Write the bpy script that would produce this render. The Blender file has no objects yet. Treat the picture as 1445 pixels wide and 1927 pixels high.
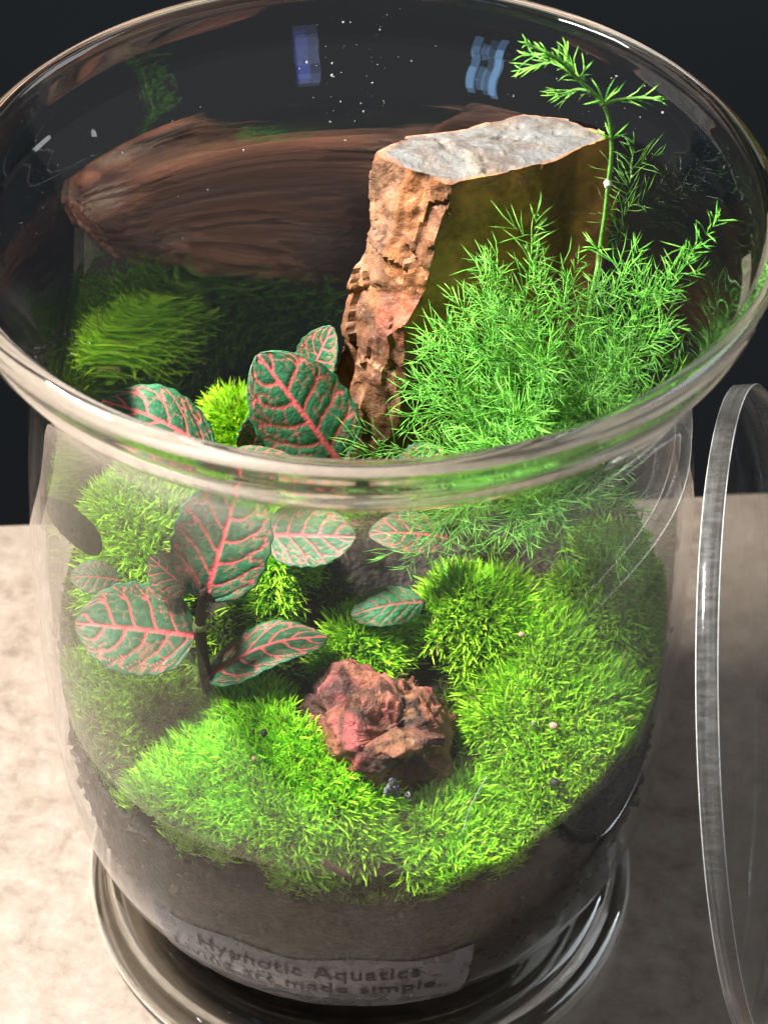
import bpy, bmesh, math, random
import numpy as np
from mathutils import Vector, noise, Matrix

random.seed(7)
rng = np.random.default_rng(11)
scene = bpy.context.scene
C = scene.collection

# ------------------------------------------------------------------ units
S = 0.1            # one rim radius = 10 cm
ZR = 0.255         # height of the rim above the table
def P(x, y, z):    # rim-radius units (z from the rim) -> metres
    return Vector((x*S, y*S, ZR + z*S))

# ------------------------------------------------------------------ camera
PW, PH, PF = 1445.0, 1927.0, 4290.0
PITCH, ROLL = math.radians(42.87), math.radians(0.7)
cam_loc = P(0.060, -4.4845, 3.1215)
_f = Vector((0, math.cos(PITCH), -math.sin(PITCH)))
_r = Vector((1, 0, 0)); _u = _r.cross(_f)
cr, sr = math.cos(ROLL), math.sin(ROLL)
RIGHT, UP = cr*_r + sr*_u, -sr*_r + cr*_u
cd = bpy.data.cameras.new('camera'); cam = bpy.data.objects.new('camera', cd); C.objects.link(cam)
cam.matrix_world = Matrix(((RIGHT.x, UP.x, -_f.x, cam_loc.x), (RIGHT.y, UP.y, -_f.y, cam_loc.y),
                           (RIGHT.z, UP.z, -_f.z, cam_loc.z), (0, 0, 0, 1)))
cd.sensor_fit = 'VERTICAL'; cd.sensor_height = 36.0; cd.lens = PF/PH*36.0
cd.clip_start = 0.02; cd.clip_end = 50
cd.dof.use_dof = True; cd.dof.focus_distance = 0.60; cd.dof.aperture_fstop = 22
scene.camera = cam

def at(px, py, Y):
    """world point seen at photo pixel (px,py) standing on the plane y = Y (rim radii)"""
    d = (px-PW/2)/PF*RIGHT - (py-PH/2)/PF*UP + _f
    t = (Y*S - cam_loc.y)/d.y
    return cam_loc + d*t

# ------------------------------------------------------------------ world, lamps, exposure
w = bpy.data.worlds.new('World'); scene.world = w; w.use_nodes = True
bg = w.node_tree.nodes['Background']; bg.inputs[0].default_value = (1.0, 0.95, 0.9, 1); bg.inputs[1].default_value = 0.13

def area(name, loc, target, size, power, col, sy=None, shape='DISK'):
    l = bpy.data.lights.new(name, 'AREA'); l.shape = shape; l.size = size
    if sy: l.size_y = sy
    l.energy = power; l.color = col
    o = bpy.data.objects.new(name, l); C.objects.link(o); o.location = loc
    o.rotation_euler = (Vector(target)-Vector(loc)).to_track_quat('-Z', 'Y').to_euler()
    return o
LED_N = 9
for i in range(LED_N):      # the row of diodes of the clip lamp hanging upper left
    area('led_diode', P(-2.38, 0.10 + (i-(LED_N-1)/2)*0.155, 2.85), P(-0.25, 0.05, -1.3), 0.0115, 11.8/LED_N, (1.0, 0.955, 0.895))
# dim cool window of the room, behind the photographer
for wx, wz, wh, wp in ((-2.02, 1.98, .95, 1.3), (-1.86, 1.85, .5, .25), (-1.72, 2.10, .6, .5), (-1.55, 1.95, .8, .9)):
    area('window_light', (wx, -2.3, wz), (0.1, 0.1, 0.3), 0.13, wp, (0.30, 0.58, 1.0), sy=wh, shape='RECTANGLE')
area('right_fill_light', (1.5, 0.30, 1.25), (0.1, -.05, 0.1), 0.8, 11.0, (0.86, 0.93, 1.0), sy=0.9, shape='RECTANGLE')  # unseen fill lamp, added to lighten the table shadow
area('side_window_light', (0.75, -2.3, 1.55), (0.1, -.05, 0.1), 0.30, 0.35, (0.45, 0.55, 1.0), sy=0.45, shape='RECTANGLE')
area('screen_light', (0.95, -2.6, 2.0), (0.1, 0.1, 0.3), 0.22, 0.5, (0.12, 0.18, 1.0), sy=0.6, shape='RECTANGLE')

scene.view_settings.view_transform = 'Standard'; scene.view_settings.look = 'None'
scene.view_settings.exposure = 0.2; scene.view_settings.gamma = 1.0
scene.view_settings.use_curve_mapping = False
cy = scene.cycles
cy.max_bounces = 14; cy.diffuse_bounces = 4; cy.glossy_bounces = 6; cy.transmission_bounces = 12
cy.transparent_max_bounces = 24; cy.caustics_reflective = False; cy.caustics_refractive = False
cy.use_denoising = True; cy.blur_glossy = 0.3; cy.sample_clamp_indirect = 6.0

# ------------------------------------------------------------------ helpers
def mesh_obj(name, verts, faces, mat=None, parent=None, smooth=True):
    me = bpy.data.meshes.new(name); me.from_pydata([tuple(v) for v in verts], [], [tuple(f) for f in faces])
    me.update()
    if smooth: me.polygons.foreach_set('use_smooth', [True]*len(me.polygons))
    o = bpy.data.objects.new(name, me); C.objects.link(o)
    if mat: me.materials.append(mat)
    if parent: o.parent = parent
    return o
def np_mesh(name, V, F, mat=None, parent=None, smooth=True):
    """V (n,3), F (m,3) or (m,4) arrays"""
    me = bpy.data.meshes.new(name); n, m, k = len(V), len(F), F.shape[1]
    me.vertices.add(n); me.vertices.foreach_set('co', np.asarray(V, np.float32).ravel())
    me.loops.add(m*k); me.loops.foreach_set('vertex_index', np.asarray(F, np.int32).ravel())
    me.polygons.add(m); me.polygons.foreach_set('loop_start', np.arange(0, m*k, k, dtype=np.int32))
    me.polygons.foreach_set('use_smooth', np.full(m, smooth))
    me.update(calc_edges=True); me.validate()
    o = bpy.data.objects.new(name, me); C.objects.link(o)
    if mat: me.materials.append(mat)
    if parent: o.parent = parent
    return o
def set_attr(o, name, arr):
    a = o.data.attributes.new(name, 'FLOAT_COLOR', 'POINT')
    arr = np.asarray(arr, np.float32)
    if arr.shape[1] == 3: arr = np.c_[arr, np.ones(len(arr), np.float32)]
    a.data.foreach_set('color', arr.ravel())
def empty(name, loc):
    o = bpy.data.objects.new(name, None); C.objects.link(o); o.location = loc; o.empty_display_size = .01
    return o
def adopt(child, parent):
    child.parent = parent; child.matrix_parent_inverse = Matrix.Translation(-Vector(parent.location))
def tag(o, label=None, cat=None, group=None, kind=None):
    if label: o['label'] = label
    if cat: o['category'] = cat
    if group: o['group'] = group
    if kind: o['kind'] = kind
    return o

def hash3(c, k):
    """repeatable pseudo random number in 0..1 for integer cells"""
    h = (c[..., 0]*73856093 ^ c[..., 1]*19349663 ^ c[..., 2]*83492791 ^ (k*2654435)) & 0xffffffff
    h = ((h ^ (h >> 13))*1274126177) & 0xffffffff; h = ((h ^ (h >> 15))*2246822519) & 0xffffffff
    return ((h ^ (h >> 16)) & 0xffff)/65535.0
def worley(p):
    """cell noise for points (n,3): nearest and second distance, nearest centre, random vector of that cell"""
    p = np.asarray(p, float); b = np.floor(p).astype(np.int64)
    f1 = np.full(len(p), 9.0); f2 = f1.copy(); c1 = np.zeros_like(p); k1 = np.zeros_like(b)
    for i in (-1, 0, 1):
        for j in (-1, 0, 1):
            for k in (-1, 0, 1):
                cell = b + np.array([i, j, k]); q = cell + np.stack([hash3(cell, m) for m in (1, 2, 3)], -1)
                d = np.linalg.norm(p-q, axis=1); near = d < f1
                f2 = np.where(near, f1, np.minimum(f2, d)); f1 = np.where(near, d, f1)
                c1[near] = q[near]; k1[near] = cell[near]
    rv = np.stack([hash3(k1, m) for m in (5, 6, 7)], -1)*2-1
    return f1, f2, c1, rv
def facets(p, s, seed):
    """flat broken facets: a randomly tilted plane in each cell"""
    q = np.asarray(p, float)*s + np.array([seed, seed*.7, -seed]); f1, f2, c, rv = worley(q)
    return ((q-c)*rv).sum(1)*.9/s
class NT:
    def __init__(self, name):
        self.m = bpy.data.materials.new(name); self.m.use_nodes = True
        self.t = self.m.node_tree; self.t.nodes.clear()
        self.out = self.n('ShaderNodeOutputMaterial')
    def n(self, typ, **kw):
        nd = self.t.nodes.new(typ)
        for k, v in kw.items():
            if k in nd.inputs.keys(): nd.inputs[k].default_value = v
            else: setattr(nd, k, v)
        return nd
    def l(self, a, b): self.t.links.new(a, b)
    def math(self, op, a, b=None, clamp=False):
        nd = self.t.nodes.new('ShaderNodeMath'); nd.operation = op; nd.use_clamp = clamp
        for i, v in enumerate((a, b)):
            if v is None: continue
            if isinstance(v, (int, float)): nd.inputs[i].default_value = v
            else: self.l(v, nd.inputs[i])
        return nd.outputs[0]
    def ramp(self, fac, stops):
        nd = self.t.nodes.new('ShaderNodeValToRGB'); e = nd.color_ramp.elements
        while len(e) < len(stops): e.new(0.5)
        for el, (p, c) in zip(e, stops):
            el.position = p; el.color = (*c, 1) if len(c) == 3 else c
        self.l(fac, nd.inputs[0]); return nd.outputs[0]
    def mixc(self, fac, a, b, mode='MIX'):
        nd = self.t.nodes.new('ShaderNodeMix'); nd.data_type = 'RGBA'; nd.blend_type = mode
        for i, v in ((0, fac), (6, a), (7, b)):
            if isinstance(v, (int, float)): nd.inputs[i].default_value = v
            elif isinstance(v, tuple): nd.inputs[i].default_value = (*v, 1)
            else: self.l(v, nd.inputs[i])
        return nd.outputs[2]
    def noise(self, scale, detail=4, rough=.55, vec=None, dist=0):
        nd = self.n('ShaderNodeTexNoise', Scale=scale, Detail=detail, Roughness=rough, Distortion=dist)
        if vec: self.l(vec, nd.inputs['Vector'])
        return nd.outputs[0]
    def coord(self): return self.n('ShaderNodeNewGeometry').outputs['Position']
    def bump(self, h, strength, dist):
        nd = self.n('ShaderNodeBump', Strength=strength, Distance=dist); self.l(h, nd.inputs['Height']); return nd.outputs[0]
    def princ(self, col=None, rough=.5, normal=None, **kw):
        nd = self.n('ShaderNodeBsdfPrincipled', Roughness=rough)
        for k, v in kw.items(): nd.inputs[k.replace('_', ' ')].default_value = v
        if isinstance(col, tuple): nd.inputs['Base Color'].default_value = (*col, 1)
        elif col: self.l(col, nd.inputs['Base Color'])
        if normal: self.l(normal, nd.inputs['Normal'])
        return nd
    def done(self, sh): self.l(sh.outputs[0] if hasattr(sh, 'outputs') else sh, self.out.inputs[0]); return self.m

def fresnel_fac(t, f0):
    g = t.n('ShaderNodeNewGeometry')
    dp = t.n('ShaderNodeVectorMath', operation='DOT_PRODUCT'); t.l(g.outputs['Incoming'], dp.inputs[0]); t.l(g.outputs['Normal'], dp.inputs[1])
    c = t.math('ABSOLUTE', dp.outputs['Value']); k = t.math('POWER', t.math('SUBTRACT', 1.0, c, True), 5.0)
    return t.math('ADD', t.math('MULTIPLY', k, 1.0-f0), f0)
def thin_shader(t, f0=.062, tint=(.985, .99, .985), rough=0.0):
    tr = t.n('ShaderNodeBsdfTransparent'); tr.inputs[0].default_value = (*tint, 1)
    gl = t.n('ShaderNodeBsdfGlossy', Roughness=rough); gl.inputs[0].default_value = (1, 1, 1, 1)
    mx = t.n('ShaderNodeMixShader'); t.l(fresnel_fac(t, f0), mx.inputs[0]); t.l(tr.outputs[0], mx.inputs[1]); t.l(gl.outputs[0], mx.inputs[2])
    return mx

# ------------------------------------------------------------------ materials
def m_vase():
    t = NT('vase_glass')
    th = thin_shader(t)
    gl = t.n('ShaderNodeBsdfGlass', IOR=1.47, Roughness=0.0); gl.inputs[0].default_value = (.99, .995, .99, 1)
    sp = t.n('ShaderNodeSeparateXYZ'); t.l(t.coord(), sp.inputs[0])
    k = t.math('GREATER_THAN', sp.outputs[2], ZR - 0.155*S)
    mx = t.n('ShaderNodeMixShader'); t.l(k, mx.inputs[0]); t.l(th.outputs[0], mx.inputs[1]); t.l(gl.outputs[0], mx.inputs[2])
    return t.done(mx)
def m_foot():
    t = NT('foot_glass'); gl = t.n('ShaderNodeBsdfGlass', IOR=1.47, Roughness=0.01); gl.inputs[0].default_value = (.95, .96, .95, 1)
    th = thin_shader(t, .06, (.88, .86, .82)); mx = t.n('ShaderNodeMixShader'); mx.inputs[0].default_value = .4
    t.l(th.outputs[0], mx.inputs[1]); t.l(gl.outputs[0], mx.inputs[2]); return t.done(mx)
def m_acrylic():
    t = NT('acrylic_sheet'); return t.done(thin_shader(t, .05, (.96, .97, .965), 0.02))
def m_acrylic_edge():
    t = NT('sawn_acrylic_edge')
    mp = t.n('ShaderNodeMapping'); tc = t.n('ShaderNodeTexCoord'); t.l(tc.outputs['UV'], mp.inputs[0]); mp.inputs['Scale'].default_value = (260, 2.2, 1)
    nz = t.noise(1.0, 3, .7, mp.outputs[0])
    mp2 = t.n('ShaderNodeMapping'); t.l(tc.outputs['UV'], mp2.inputs[0]); mp2.inputs['Scale'].default_value = (6, 9, 1)
    n2 = t.noise(1.0, 2, .6, mp2.outputs[0])
    gl = t.n('ShaderNodeBsdfGlass', IOR=1.49, Roughness=.07); gl.inputs[0].default_value = (.95, .97, .97, 1)
    bp = t.bump(nz, .25, .0004); t.l(bp, gl.inputs['Normal'])
    df = t.princ((.60, .60, .59), .35)
    fac = t.math('ADD', t.math('MULTIPLY', t.ramp(nz, [(.42, (0, 0, 0)), (.62, (1, 1, 1))]), .22), t.math('MULTIPLY', t.ramp(n2, [(.45, (0, 0, 0)), (.65, (1, 1, 1))]), .25))
    fac = t.math('ADD', t.math('MULTIPLY', fac, .30), .03)
    mx = t.n('ShaderNodeMixShader'); t.l(fac, mx.inputs[0]); t.l(gl.outputs[0], mx.inputs[1]); t.l(df.outputs[0], mx.inputs[2])
    return t.done(mx)
def m_table():
    t = NT('mottled_stone_table'); p = t.coord()
    a = t.noise(105, 7, .68, p, .25); b = t.noise(330, 4, .6, p); c = t.noise(14, 3, .5, p)
    col = t.ramp(a, [(.30, (.135, .100, .075)), (.44, (.205, .163, .129)), (.56, (.243, .198, .161)), (.72, (.30, .252, .210))])
    col = t.mixc(t.math('MULTIPLY', t.ramp(b, [(.56, (0, 0, 0)), (.72, (1, 1, 1))]), .38), col, (.34, .290, .242))
    col = t.mixc(t.math('MULTIPLY', t.ramp(c, [(.35, (1, 1, 1)), (.6, (0, 0, 0))]), .18), col, (.18, .14, .108))
    rg = t.ramp(b, [(.3, (.38,)*3), (.7, (.6,)*3)])
    sh = t.princ(col, .5, t.bump(b, .15, .0006)); t.l(rg, sh.inputs['Roughness'])
    return t.done(sh)
def m_wall():
    t = NT('dark_backdrop'); n = t.noise(3.0, 3, .5, t.coord())
    col = t.ramp(n, [(.3, (.004, .0085, .014)), (.7, (.0075, .012, .018))])
    return t.done(t.princ(col, .85))
def m_soil():
    t = NT('dark_soil'); p = t.coord()
    a = t.noise(420, 6, .65, p); b = t.noise(90, 4, .6, p, .6)
    v = t.n('ShaderNodeTexVoronoi', Scale=620.0); t.l(p, v.inputs['Vector'])
    col = t.ramp(a, [(.33, (.006, .0045, .004)), (.52, (.024, .017, .013)), (.66, (.055, .038, .027)), (.8, (.14, .10, .07))])
    col = t.mixc(t.math('MULTIPLY', t.ramp(b, [(.45, (0, 0, 0)), (.62, (1, 1, 1))]), .6), col, (.010, .008, .007))
    h = t.math('ADD', a, t.math('MULTIPLY', v.outputs['Distance'], .8))
    return t.done(t.princ(col, .7, t.bump(h, .9, .0012), Specular_IOR_Level=.35))
def m_leafy(name, trans, rough=.5, spec=.35):
    t = NT(name); a = t.n('ShaderNodeAttribute', attribute_name='col')
    sh = t.princ(a.outputs['Color'], rough, Specular_IOR_Level=spec)
    tl = t.n('ShaderNodeBsdfTranslucent'); t.l(a.outputs['Color'], tl.inputs[0])
    mx = t.n('ShaderNodeMixShader'); mx.inputs[0].default_value = trans
    t.l(sh.outputs[0], mx.inputs[1]); t.l(tl.outputs[0], mx.inputs[2]); return t.done(mx)
def m_mossbase():
    t = NT('moss_mat'); n = t.noise(500, 4, .6, t.coord())
    col = t.ramp(n, [(.35, (.010, .022, .003)), (.65, (.035, .085, .010))])
    return t.done(t.princ(col, .85, t.bump(n, 1.0, .0015), Specular_IOR_Level=.1))
def m_nerve():
    t = NT('nerve_leaf'); a = t.n('ShaderNodeAttribute', attribute_name='col')
    p = t.coord(); n = t.noise(900, 4, .6, p); n2 = t.noise(160, 3, .5, p)
    col = t.mixc(t.math('MULTIPLY', n2, .15), a.outputs['Color'], (.02, .06, .03), 'MIX')
    sh = t.princ(col, .52, t.bump(n, .7, .0005), Specular_IOR_Level=.4)
    tl = t.n('ShaderNodeBsdfTranslucent'); t.l(a.outputs['Color'], tl.inputs[0])
    mx = t.n('ShaderNodeMixShader'); mx.inputs[0].default_value = .17
    t.l(sh.outputs[0], mx.inputs[1]); t.l(tl.outputs[0], mx.inputs[2]); return t.done(mx)
def m_rock(name, pits):
    t = NT(name); p = t.coord(); a = t.n('ShaderNodeAttribute', attribute_name='col')
    n1 = t.noise(130, 7, .66, p, .8); n2 = t.noise(520, 5, .6, p); n3 = t.noise(55, 4, .6, p, 1.2)
    col = t.mixc(t.math('MULTIPLY', t.ramp(n1, [(.42, (1, 1, 1)), (.56, (0, 0, 0))]), .55), a.outputs['Color'], (.055, .028, .017))
    col = t.mixc(t.math('MULTIPLY', t.math('MULTIPLY', t.ramp(n3, [(.52, (0, 0, 0)), (.66, (1, 1, 1))]), .5), a.outputs['Alpha']), col, (.40, .19, .085))
    col = t.mixc(t.math('MULTIPLY', t.ramp(n2, [(.55, (0, 0, 0)), (.75, (1, 1, 1))]), .20), col, (.50, .38, .29))
    h = t.math('ADD', n1, t.math('MULTIPLY', n2, .5))
    return t.done(t.princ(col, .62, t.bump(h, pits, .0022), Specular_IOR_Level=.4))
def m_plain(name, col, rough=.6, var=.5, scale=700, spec=.3):
    t = NT(name); n = t.noise(scale, 4, .6, t.coord())
    d = tuple(c*(1-var) for c in col)
    return t.done(t.princ(t.ramp(n, [(.35, d), (.65, col)]), rough, t.bump(n, .6, .0006), Specular_IOR_Level=spec))
def m_sticker():
    t = NT('clear_sticker_film'); n = t.noise(95, 2, .5, t.coord(), 1.5)
    fac = t.math('ADD', t.math('MULTIPLY', t.ramp(n, [(.44, (0, 0, 0)), (.50, (1, 1, 1))]), .14), .30)
    tr = t.n('ShaderNodeBsdfTransparent'); tr.inputs[0].default_value = (.92, .93, .97, 1)
    df = t.princ((.46, .46, .52), .28, Specular_IOR_Level=.6)
    mx = t.n('ShaderNodeMixShader'); t.l(fac, mx.inputs[0]); t.l(tr.outputs[0], mx.inputs[1]); t.l(df.outputs[0], mx.inputs[2])
    return t.done(mx)
def m_ink():
    t = NT('black_ink'); return t.done(t.princ((.012, .012, .014), .5))
def m_drop():
    t = NT('water_drop'); gl = t.n('ShaderNodeBsdfGlass', IOR=1.33, Roughness=.05); df = t.princ((.85, .86, .85), .3)
    mx = t.n('ShaderNodeMixShader'); mx.inputs[0].default_value = .2; t.l(gl.outputs[0], mx.inputs[1]); t.l(df.outputs[0], mx.inputs[2]); return t.done(mx)

VASE, FOOT, ACR, ACRE, TABLE, WALL, SOIL = m_vase(), m_foot(), m_acrylic(), m_acrylic_edge(), m_table(), m_wall(), m_soil()
MOSS, FERN, MBASE, NERVE = m_leafy('moss_blades', .34, .6, .22), m_leafy('fern_needles', .28, .42, .45), m_mossbase(), m_nerve()
ROCK, ROCK2 = m_rock('tall_rock', .55), m_rock('red_rock', 1.0)
STICK, INK, DROP = m_sticker(), m_ink(), m_drop()
STEM = m_plain('plant_stem', (.06, .035, .022), .6, .5)

# ------------------------------------------------------------------ the setting: table top and dark backdrop
ea, eb = Vector((-.126, .156)), Vector((.140, .177)); ed = (eb-ea).normalized()
e0, e1 = ea - ed*1.0, eb + ed*1.0
bm = bmesh.new()
top = [bm.verts.new((e0.x, e0.y, 0)), bm.verts.new((e1.x, e1.y, 0)), bm.verts.new((1.1, -.215, 0)), bm.verts.new((-1.1, -.195, 0))]
low = [bm.verts.new((v.co.x, v.co.y, -.03)) for v in top]
bm.faces.new(top[::-1]); bm.faces.new(low)
for i in range(4): bm.faces.new((top[i], top[(i+1) % 4], low[(i+1) % 4], low[i]))
bmesh.ops.recalc_face_normals(bm, faces=bm.faces)
bmesh.ops.bevel(bm, geom=[e for e in bm.edges if all(v.co.z > -.01 for v in e.verts)], offset=.003, segments=3, affect='EDGES')
me = bpy.data.meshes.new('table'); bm.to_mesh(me); bm.free()
tab = bpy.data.objects.new('table', me); C.objects.link(tab); me.materials.append(TABLE); tag(tab, kind='structure')
wl = mesh_obj('backdrop_wall', [(-3, .95, -1.2), (3, .95, -1.2), (3, .95, 2.6), (-3, .95, 2.6)], [(0, 1, 2, 3)], WALL); tag(wl, kind='structure')

# ------------------------------------------------------------------ glass vase
BODY = [(1.0, -.028), (.997, -.055), (.975, -.12), (.93, -.20), (.88, -.285), (.853, -.38), (.843, -.48), (.847, -.6), (.866, -.8), (.882, -1.05),
        (.889, -1.35), (.882, -1.67), (.868, -1.89), (.832, -2.06), (.775, -2.19), (.705, -2.285), (.625, -2.355), (.585, -2.372)]
def catmull(pts, n=8):
    p = np.array(pts, float); p = np.vstack([2*p[0]-p[1], p, 2*p[-1]-p[-2]]); out = []
    for i in range(1, len(p)-2):
        for k in range(n):
            t = k/n; a, b, c, d = p[i-1], p[i], p[i+1], p[i+2]
            out.append(.5*((2*b)+(-a+c)*t+(2*a-5*b+4*c-d)*t*t+(-a+3*b-3*c+d)*t**3))
    out.append(p[-2]); return np.array(out)
outer = catmull(BODY, 8)
# inner wall = outer moved inwards along the normal, thicker towards the base
tn = np.gradient(outer, axis=0); tn /= np.linalg.norm(tn, axis=1)[:, None]
nrm = np.c_[tn[:, 1], -tn[:, 0]]          # points inwards (down-going tangent)
nrm *= np.sign(-nrm[:, :1] + 1e-9) * np.where(outer[:, 1:] < -2.0, 1, 1)
thick = np.interp(-outer[:, 1], [0, .1, .3, 1.9, 2.3, 2.4], [.054, .040, .032, .03, .045, .06])
inner = outer + nrm*thick[:, None]
inner = inner[(inner[:, 0] > .45)]
inner = inner[1:]
lip = [(1.0 - .027 + .027*math.cos(a), -.028 + .027*math.sin(a)) for a in np.linspace(0, math.pi, 17)]
prof = [tuple(p) for p in outer[::-1]] + lip[1:-1] + [tuple(p) for p in inner] + [(0.0, inner[-1][1] - .004)]
prof = [(0.0, -2.372)] + prof
def lathe(name, prof, seg, mat, parent=None):
    V, F, rows = [], [], []
    for r, z in prof:
        if r < 1e-5: rows.append([len(V)]); V.append(tuple(P(0, 0, z)))
        else:
            rows.append(list(range(len(V), len(V)+seg)))
            V += [tuple(P(r*math.cos(2*math.pi*i/seg), r*math.sin(2*math.pi*i/seg), z)) for i in range(seg)]
    for a, b in zip(rows[:-1], rows[1:]):
        for i in range(seg):
            j = (i+1) % seg
            q = [a[i % len(a)], a[j % len(a)], b[j % len(b)], b[i % len(b)]]
            q = list(dict.fromkeys(q)); F.append(q)
    o = mesh_obj(name, V, F, mat, None)
    if parent: adopt(o, parent)
    return o
vase = empty('glass_vase', P(0, 0, -2.55))
tag(vase, 'clear footed glass vase with flared rim holding the whole moss and rock planting', 'vase')
bowl = lathe('bowl', prof, 224, VASE, vase)
def m_wet():
    t = NT('glass_wetted_by_soil'); tr = t.n('ShaderNodeBsdfTransparent'); tr.inputs[0].default_value = (.985, .99, .985, 1); return t.done(tr)
bowl.data.materials.append(m_wet())
for pl in bowl.data.polygons:      # where damp soil touches the inside, the inner face does not mirror
    c_ = pl.center; z_ = (c_.z-ZR)/S
    if z_ < -1.52 and math.hypot(c_.x, c_.y)/S < float(np.interp(z_, outer[::-1, 1], outer[::-1, 0]))-.02 and (z_ > -2.34): pl.material_index = 1
FOOTP = [(0, -2.376), (.56, -2.376), (.575, -2.392), (.61, -2.412), (.65, -2.424), (.685, -2.418), (.715, -2.404), (.75, -2.402), (.775, -2.42), (.782, -2.445), (.79, -2.458), (.81, -2.458), (.832, -2.472), (.840, -2.50), (.832, -2.528), (.815, -2.545), (.70, -2.548), (.66, -2.52), (.58, -2.49), (0, -2.48)]
fp = [FOOTP[0]] + [tuple(p) for p in catmull(FOOTP[1:-1], 4)] + [FOOTP[-1]]
lathe('foot', fp, 192, FOOT, vase)

zi, ri = inner[::-1, 1], inner[::-1, 0]
_o = np.argsort(zi)
def rin(z): return np.interp(z, zi[_o], ri[_o])     # inner radius at height z (rim radii)

# clear sticker with two printed lines, wrapped round the lower front of the bowl
po = outer[(outer[:, 1] < -1.80)]
sarc = np.r_[0, np.cumsum(np.hypot(*np.diff(po, axis=0).T))]
def on_bowl(th, s, off):
    r = np.interp(s, sarc, po[:, 0]); z = np.interp(s, sarc, po[:, 1])
    d = np.array([np.interp(s+.01, sarc, po[:, 0])-np.interp(s-.01, sarc, po[:, 0]), np.interp(s+.01, sarc, po[:, 1])-np.interp(s-.01, sarc, po[:, 1])])
    d /= np.hypot(*d); n = np.array([-d[1], d[0]])
    r += n[0]*off; z += n[1]*off
    return P(r*math.sin(th), -r*math.cos(th), z)
TH0, TH1, S0, S1 = math.radians(-39.5), math.radians(21), .040, .40
NU, NV = 48, 12
Vs = [on_bowl(TH0+(TH1-TH0)*i/NU, S0+(S1-S0)*j/NV + .012*math.sin(i*.35), .004) for j in range(NV+1) for i in range(NU+1)]
Fs = [(j*(NU+1)+i, j*(NU+1)+i+1, (j+1)*(NU+1)+i+1, (j+1)*(NU+1)+i) for j in range(NV) for i in range(NU)]
stk = mesh_obj('sticker', Vs, Fs, STICK); adopt(stk, vase); stk['label'] = 'narrow clear sticker printed with two lines of black lettering'
def lettering(txt, th0, th1, s_base, size):
    cu = bpy.data.curves.new('lettering', 'FONT'); cu.body = txt; cu.size = 1.0; cu.resolution_u = 3; cu.space_character = 1.08; cu.offset = .008
    to = bpy.data.objects.new('lettering_tmp', cu); C.objects.link(to)
    dg = bpy.context.evaluated_depsgraph_get(); me = bpy.data.meshes.new_from_object(to.evaluated_get(dg))
    bpy.data.objects.remove(to)
    xs = [v.co.x for v in me.vertices]; x0, x1 = min(xs), max(xs)
    b = bmesh.new(); b.from_mesh(me)
    bmesh.ops.subdivide_edges(b, edges=[e for e in b.edges if e.calc_length() > .12], cuts=2); bmesh.ops.triangulate(b, faces=b.faces)
    for v in b.verts:
        th = th0+(th1-th0)*(v.co.x-x0)/(x1-x0)
        v.co = on_bowl(th, s_base - v.co.y*size, .0065)
    bmesh.ops.recalc_face_normals(b, faces=b.faces); b.to_mesh(me); b.free()
    o = bpy.data.objects.new('lettering', me); C.objects.link(o); me.materials.clear(); me.materials.append(INK)
    o.parent = stk; o.matrix_parent_inverse = Matrix.Translation(-Vector(vase.location)) ; return o
lettering('Hypnotic Aquatics', math.radians(-29.5), math.radians(11.5), .138, .088)
lettering('Living art made simple.', math.radians(-36), math.radians(16), .228, .082)

# ------------------------------------------------------------------ soil and moss height field (rim radii)
def sstep(a, b, x): t = np.clip((x-a)/(b-a), 0, 1); return t*t*(3-2*t)
def soil_z(x, y):
    x, y = np.asarray(x, float), np.asarray(y, float)
    return -1.66 + .40*sstep(-.55, .65, y) + .10*sstep(.85, .2, np.hypot(x, y)) + .012*np.sin(9*x+1)*np.sin(8*y) + .007*np.sin(23*x)*np.cos(19*y+2)
NR, NA = 30, 320
V, F = [], []
rows = []
for i in range(NR+1):
    fr = (i/NR)
    row = []
    for a in range(NA):
        t = 2*math.pi*a/NA; rr = .838*fr
        z = float(soil_z(rr*math.cos(t), rr*math.sin(t)))
        if i == NR: rr = float(rin(z))-.010
        row.append(len(V)); V.append(tuple(P(rr*math.cos(t), rr*math.sin(t), z)))
    rows.append(row)
for k in range(1, 41):
    row = []
    for a in range(NA):
        t = 2*math.pi*a/NA; zt = float(soil_z(.838*math.cos(t), .838*math.sin(t)))
        z = zt + (-2.285-zt)*k/40; rr = max(.2, float(rin(z))-.010 - .003*(noise.noise(Vector((22*math.cos(t), 22*math.sin(t), k*.45)))*.5+.5))
        row.append(len(V)); V.append(tuple(P(rr*math.cos(t), rr*math.sin(t), z)))
    rows.append(row)
for r0, r1 in zip(rows[:-1], rows[1:]):
    for a in range(NA):
        b = (a+1) % NA; F.append((r0[a], r0[b], r1[b], r1[a]) if True else 0)
F.append(tuple(rows[-1]))
soil = mesh_obj('soil', V, F, SOIL); tag(soil, 'dark brown potting soil layer filling the bottom of the vase', 'soil', kind='stuff')

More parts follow.
